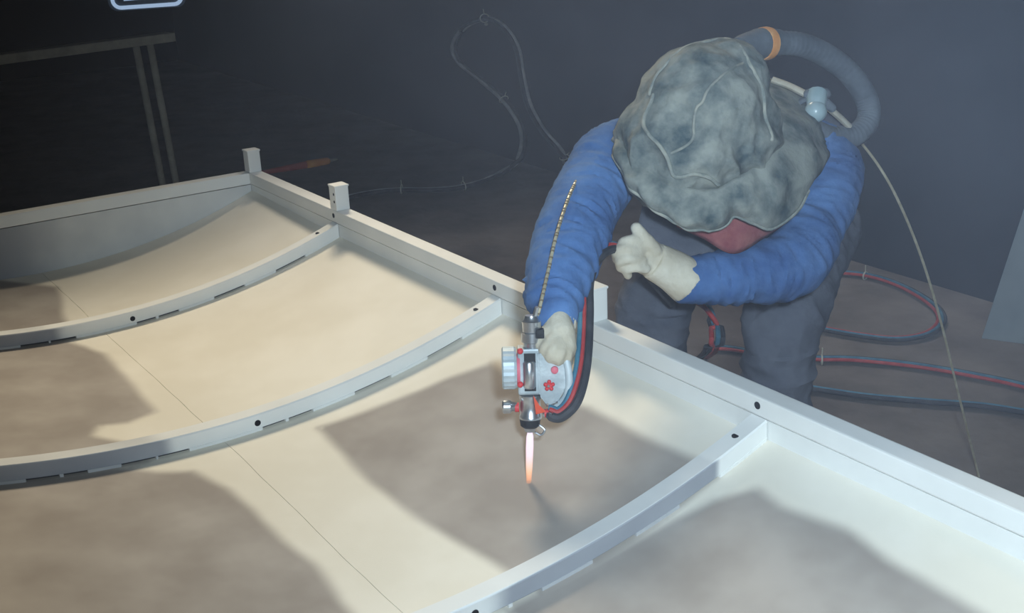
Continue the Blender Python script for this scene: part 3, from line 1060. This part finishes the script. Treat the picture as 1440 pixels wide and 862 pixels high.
# the gun's own bundle: up along the sleeve to the left glove
bundle('gun_hose_bundle', 'red and blue hose bundle curving from spray gun up to left glove',
       [(0.0626, 2.1389, 0.7262), (0.0832, 2.1372, 0.7214), (0.1077, 2.1447, 0.7426), (0.1260, 2.1750, 0.7829), (0.1372, 2.2215, 0.8239), (0.1461, 2.2920, 0.8730), (0.1529, 2.3517, 0.9212), (0.1762, 2.3962, 0.9568), (0.2130, 2.4409, 0.9633), (0.2523, 2.4736, 0.9356), (0.2933, 2.5257, 0.8733), (0.3636, 2.6356, 0.7646)],
       [(M['hose_dark'], 0.010, -0.002, 0.0095, 'dark_hose'), (M['hose_red'], -0.001, 0.006, 0.0050, 'red_hose'), (M['hose_blue'], -0.008, 0.008, 0.0055, 'blue_hose')])
LANES = [(M['hose_blue'], -0.008, 0.010, 0.0065, 'blue_hose'), (M['hose_red'], 0.008, 0.007, 0.0065, 'red_hose'), (M['hose_dark'], -0.020, 0.007, 0.0065, 'dark_hose')]
bundle('floor_hose_bundle', 'red and blue hoses hanging between the legs and running off along the floor',
       [(0.4420, 2.8419, 0.6882), (0.4739, 2.8184, 0.6818), (0.5015, 2.8201, 0.6269), (0.5119, 2.8733, 0.5379), (0.6964, 4.0976, 0.0120), (0.7635, 4.1816, 0.0120), (0.8849, 4.1241, 0.0120), (1.0050, 4.0747, 0.0120), (1.0993, 4.0359, 0.0120), (1.2224, 4.0144, 0.0120), (1.4035, 3.9395, 0.0120), (1.5675, 3.8363, 0.0120), (1.7146, 3.7146, 0.0120), (1.8992, 3.4995, 0.0120)],
       LANES, ties=(0.63,), tie_r=0.022)
bundle('looped_hose_bundle', 'red and blue hoses lying in a long loop on the dusty floor',
       [(1.0178, 4.7745, 0.0120), (1.1797, 4.9609, 0.0120), (1.3462, 5.0066, 0.0120), (1.5205, 4.9614, 0.0120), (1.6278, 4.8106, 0.0120), (1.6838, 4.5770, 0.0120), (1.6666, 4.3876, 0.0120), (1.5705, 4.2441, 0.0120), (1.4407, 4.2006, 0.0120), (1.3168, 4.2533, 0.0120), (1.1785, 4.3474, 0.0120), (1.0314, 4.4295, 0.0120)],
       LANES, ties=(0.29,), tie_r=0.022)
bundle('dark_hose_bundle', 'dark blue hoses on the floor nearest the panel rail',
       [(0.8776, 3.8459, 0.0120), (1.0310, 3.7671, 0.0120), (1.1789, 3.6911, 0.0120), (1.3501, 3.6317, 0.0120), (1.5186, 3.5793, 0.0120), (1.6325, 3.5171, 0.0120), (1.8504, 3.3982, 0.0120)],
       [(M['hose_dark'], 0.008, 0.008, 0.0085, 'dark_hose'), (M['hose_blue'], -0.008, 0.009, 0.0065, 'blue_hose'), (M['hose_red'], -0.018, 0.006, 0.005, 'red_hose')])
# dusty hose on the back wall, hung on a peg
bundle('wall_hose_bundle', 'dusty grey hoses hanging in an S on the dark back wall',
       [(-1.1479, 6.4263, 0.0200), (-0.9458, 6.7012, 0.0200), (-0.7949, 6.8221, 0.0200), (-0.6325, 6.8599, 0.0200), (-0.4648, 6.8291, 0.0200), (-0.2917, 6.8482, 0.0200), (-0.1344, 6.9520, 0.0300), (0.0027, 7.2007, 0.0300), (0.0834, 7.1870, 0.1000), (0.1171, 7.3859, 0.1797), (0.0876, 7.4516, 0.2884), (-0.0080, 7.6031, 0.4038), (-0.1539, 7.8344, 0.4994), (-0.2787, 8.0321, 0.5815), (-0.3075, 8.0778, 0.6740), (-0.2416, 7.9545, 0.7916), (-0.1528, 7.7952, 0.8594), (-0.0521, 7.6167, 0.8875), (0.0410, 7.4878, 0.8336), (0.1043, 7.4063, 0.7218), (0.1274, 7.3884, 0.5518), (0.1630, 7.3320, 0.3863), (0.2405, 7.2091, 0.2541), (0.3369, 7.0564, 0.1521), (0.3727, 6.9996, 0.0341), (0.3456, 6.1708, 0.0200)],
       [(M['hose_dust'], -0.012, 0.0, 0.012, 'grey_hose'), (M['hose_dark'], 0.014, 0.0, 0.013, 'dark_hose')], ties=(0.125, 0.21, 0.435, 0.665, 0.93), tie_r=0.032)
bm = bmesh.new()
tube(bm, [(-0.0820, 7.8140, 0.8365), (-0.0792, 7.5472, 0.8663)], 0.012, 10, capround=True)
peg = tag(link('wall_peg', bm, M['bench']), 'short dark peg on the back wall carrying the grey hoses', 'peg')

# feed wire: from the gun up the sleeve, over the shoulder and down to the floor on the right
wp = [(0.0435, 2.2231, 0.8880), (0.0507, 2.2107, 0.9070), (0.0589, 2.2199, 0.9328), (0.0731, 2.2646, 0.9688), (0.0910, 2.3105, 1.0202), (0.1094, 2.3695, 1.0547), (0.1320, 2.4436, 1.0839), (0.1541, 2.5256, 1.0966), (0.1644, 2.5633, 1.0982), (0.1843, 2.6668, 1.0909), (0.2396, 2.8582, 1.0916), (0.3835, 3.0473, 1.1456), (0.6009, 3.1518, 1.2007), (0.7889, 3.1535, 1.1458), (0.8796, 3.0625, 1.0692), (0.9099, 2.9949, 1.0284), (0.9410, 2.9451, 0.9780), (0.9802, 2.9303, 0.9066), (1.0304, 2.9362, 0.8039), (1.0793, 2.9483, 0.6888), (1.1388, 2.9790, 0.5366), (1.1940, 3.0076, 0.3784), (1.2565, 3.0553, 0.2145), (1.3424, 3.1383, 0.0040), (1.3075, 3.0041, 0.0040)]
path = catmull(wp, 10)
bm = bmesh.new()
tube(bm, path, 0.0034, 8)
fw = link('feed_wire', bm, M['wire'])
tag(fw, 'thin zinc wire running from spray gun along blue sleeve and down to floor', 'wire')
bm = bmesh.new()
acc = 0.0
for a, b in zip(path[:110], path[1:111]):
    L_ = (b - a).length
    if int((acc + L_) / 0.012) != int(acc / 0.012):
        t = (b - a).normalized()
        tube(bm, [b - t * 0.0018, b + t * 0.0018], 0.0042, 8)
    acc += L_
link('wire_twist', bm, M['rope_dark'], fw)
gpart('wire_guide', M['steel'], lambda bm: lathe(bm, [(0, 0.006), (0.004, 0.0045), (0.03, 0.004)], 12, origin=g(752, 452, -0.004), d=(0.25, -0.2, 1)))

# ------------------------------------------------------------------ things around
# steel bench at the far left
bench = empty('steel_bench', (-1.9353, 6.6347, 0.0000))
tag(bench, 'long narrow steel bench on thin legs in dark left corner', 'bench')
bo = Vector((-1.9353, 6.6347, 0.0000))
p_end, p_far = Vector((-1.7095, 6.4922, 1.0124)), Vector((-2.3861, 5.8595, 1.0242))
dv = (p_far - p_end)
dv.z = 0
dv.normalize()
nv_ = Vector((-dv.y, dv.x, 0))
if nv_.y < 0:
    nv_ = -nv_
zt = p_end.z


def bench_box(name, a0, a1, b0, b1, z0, z1, bev=0.003):
    bm = bmesh.new()
    vs = box(bm, (a0, b0, z0), (a1, b1, z1), bevel=bev)
    for v in bm.verts:
        q = p_end + dv * v.co.x + nv_ * v.co.y
        v.co = Vector((q.x, q.y, v.co.z)) - bo
    return link(name, bm, M['bench'], bench, smooth=False)


bench_box('bench_top', 0.0, 2.4, 0.0, 0.10, zt - 0.045, zt)
for a in (0.135, 0.215, 2.1, 2.18):
    bm = bmesh.new()
    q0 = p_end + dv * a + nv_ * 0.03
    q1 = q0 - dv * 0.05
    tube(bm, [Vector((q1.x, q1.y, 0.0)) - bo, Vector((q0.x, q0.y, zt - 0.045)) - bo], 0.019, 8)
    link('leg', bm, M['bench'], bench)

# pale board leaning on the right of the back wall
f0, f1 = Vector((1.7596, 4.2067, 0.0000)), Vector((1.8893, 4.1320, 0.0000))
bd = (f1 - f0).normalized()
bn = Vector((-bd.y, bd.x, 0))
if bn.dot(E2) < 0:
    bn = -bn
lean = 0.11
up = (Vector((0, 0, 1)) + bn * lean).normalized()
nrm = bd.cross(up).normalized()
bm = bmesh.new()
vs = box(bm, (0, 0, 0), (0.22, 0.02, 1.3), bevel=0.003)
for v in bm.verts:
    q = v.co.copy()
    v.co = bd * (q.x + 0.19 * q.z) + up * q.z + bn * q.y * 0.95
bo_ = link('leaning_board', bm, M['board'], smooth=False)
bo_.location = f0
tag(bo_, 'pale grey board leaning against dark wall at the right edge', 'board')

# red and orange handled tool lying behind the panel corner
a, b = Vector((-1.5396, 7.4680, 0.0200)), Vector((-1.0999, 7.7656, 0.0200))
tool = empty('long_handled_tool', a)
tag(tool, 'slim red and orange tool lying on floor behind far panel corner', 'tool')
for nm, t0, t1, r0, r1, m in (('red_handle', 0.0, 0.62, 0.014, 0.026, 'wood_red'), ('orange_grip', 0.60, 0.86, 0.028, 0.024, 'wood_orange'), ('tip', 0.85, 1.0, 0.015, 0.006, 'bench')):
    bm = bmesh.new()
    tube(bm, [a.lerp(b, t0) - a, a.lerp(b, (t0 + t1) / 2) - a, a.lerp(b, t1) - a], [r0, (r0 + r1) / 2, r1], 10, capround=True)
    link(nm, bm, M[m], tool)

# work light with a pale rim high in the dark at the top left
lp = Vector((-2.3310, 8.2674, 1.0790))
lamp = empty('work_light', lp)
tag(lamp, 'glowing rounded work light high on dark wall at the top edge', 'lamp')
ld = (Vector((0, 0, 1.7)) - lp).normalized()
lx = Vector((0, 0, 1)).cross(ld).normalized()
ly = ld.cross(lx)


def rr(w, h, r, n=6):
    out = []
    for cx, cy, a0 in ((w - r, h - r, 0), (-w + r, h - r, 90), (-w + r, -h + r, 180), (w - r, -h + r, 270)):
        for k in range(n + 1):
            an = math.radians(a0 + 90 * k / n)
            out.append((cx + r * math.cos(an), cy + r * math.sin(an)))
    return out


def plate(name, w, h, r, d0, d1, m):
    bm = bmesh.new()
    A = [[bm.verts.new(lx * x + ly * y + ld * d) for x, y in rr(w, h, r)] for d in (d0, d1)]
    k_ = len(A[0])
    for k in range(k_):
        bm.faces.new((A[0][k], A[0][(k + 1) % k_], A[1][(k + 1) % k_], A[1][k]))
    bm.faces.new(A[0]); bm.faces.new(A[1])
    return link(name, bm, m, lamp, smooth=False)


plate('housing', 0.25, 0.095, 0.06, -0.12, -0.005, M['rubber'])
plate('lens', 0.19, 0.055, 0.04, -0.004, 0.004, M['rubber'])
bm = bmesh.new()
ring = [lx * x + ly * y + ld * 0.01 for x, y in rr(0.22, 0.075, 0.05)]
tube(bm, ring + ring[:1], 0.013, 8)
link('glowing_rim', bm, M['lamp_glow'], lamp)
for k in range(4):
    bm = bmesh.new()
    tube(bm, [lx * (-0.15) + ly * (0.03 - 0.02 * k) + ld * 0.008, lx * 0.15 + ly * (0.036 - 0.02 * k) + ld * 0.008], 0.003, 6)
    link('guard_bar', bm, M['lamp_glow'], lamp)

# ------------------------------------------------------------------ dust haze
bm = bmesh.new()
for v in box(bm, (-9.5, -1.0, 0.004), (3.5, WALL_D - 0.01, 3.4)):
    v.co = hall(v.co.x, v.co.y, v.co.z)
haze = link('dust_haze', bm, None, smooth=False)
haze['kind'] = 'stuff'
tag(haze, 'bluish dust haze hanging around the person and over the floor', 'dust')
hm = bpy.data.materials.new('dust_haze')
hm.use_nodes = True
N, L = hm.node_tree.nodes, hm.node_tree.links
N.remove(N['Principled BSDF'])
vs_ = N.new('ShaderNodeVolumeScatter')
vs_.inputs['Color'].default_value = (0.74, 0.81, 1.0, 1)
vs_.inputs['Anisotropy'].default_value = 0.1
tc = N.new('ShaderNodeTexCoord')
nz = N.new('ShaderNodeTexNoise')
nz.inputs['Scale'].default_value = 1.7
nz.inputs['Detail'].default_value = 3.0
L.new(tc.outputs['Object'], nz.inputs['Vector'])
mr = N.new('ShaderNodeMapRange')
mr.inputs['From Min'].default_value = 0.40
mr.inputs['From Max'].default_value = 0.64
mr.inputs['To Min'].default_value = 0.08
mr.inputs['To Max'].default_value = 1.0
L.new(nz.outputs['Fac'], mr.inputs['Value'])
sx = N.new('ShaderNodeSeparateXYZ')
L.new(tc.outputs['Object'], sx.inputs[0])
gx = N.new('ShaderNodeMapRange')
gx.interpolation_type = 'SMOOTHSTEP'
gx.inputs['From Min'].default_value = -1.3
gx.inputs['From Max'].default_value = 1.0
gx.inputs['To Min'].default_value = 0.02
gx.inputs['To Max'].default_value = 1.0
L.new(sx.outputs['X'], gx.inputs['Value'])
mu = N.new('ShaderNodeMath'); mu.operation = 'MULTIPLY'
L.new(mr.outputs['Result'], mu.inputs[0]); L.new(gx.outputs['Result'], mu.inputs[1])
mu2 = N.new('ShaderNodeMath'); mu2.operation = 'MULTIPLY'
mu2.inputs[1].default_value = 0.066
L.new(mu.outputs[0], mu2.inputs[0])
L.new(mu2.outputs[0], vs_.inputs['Density'])
L.new(vs_.outputs[0], N['Material Output'].inputs['Volume'])
haze.data.materials.append(hm)
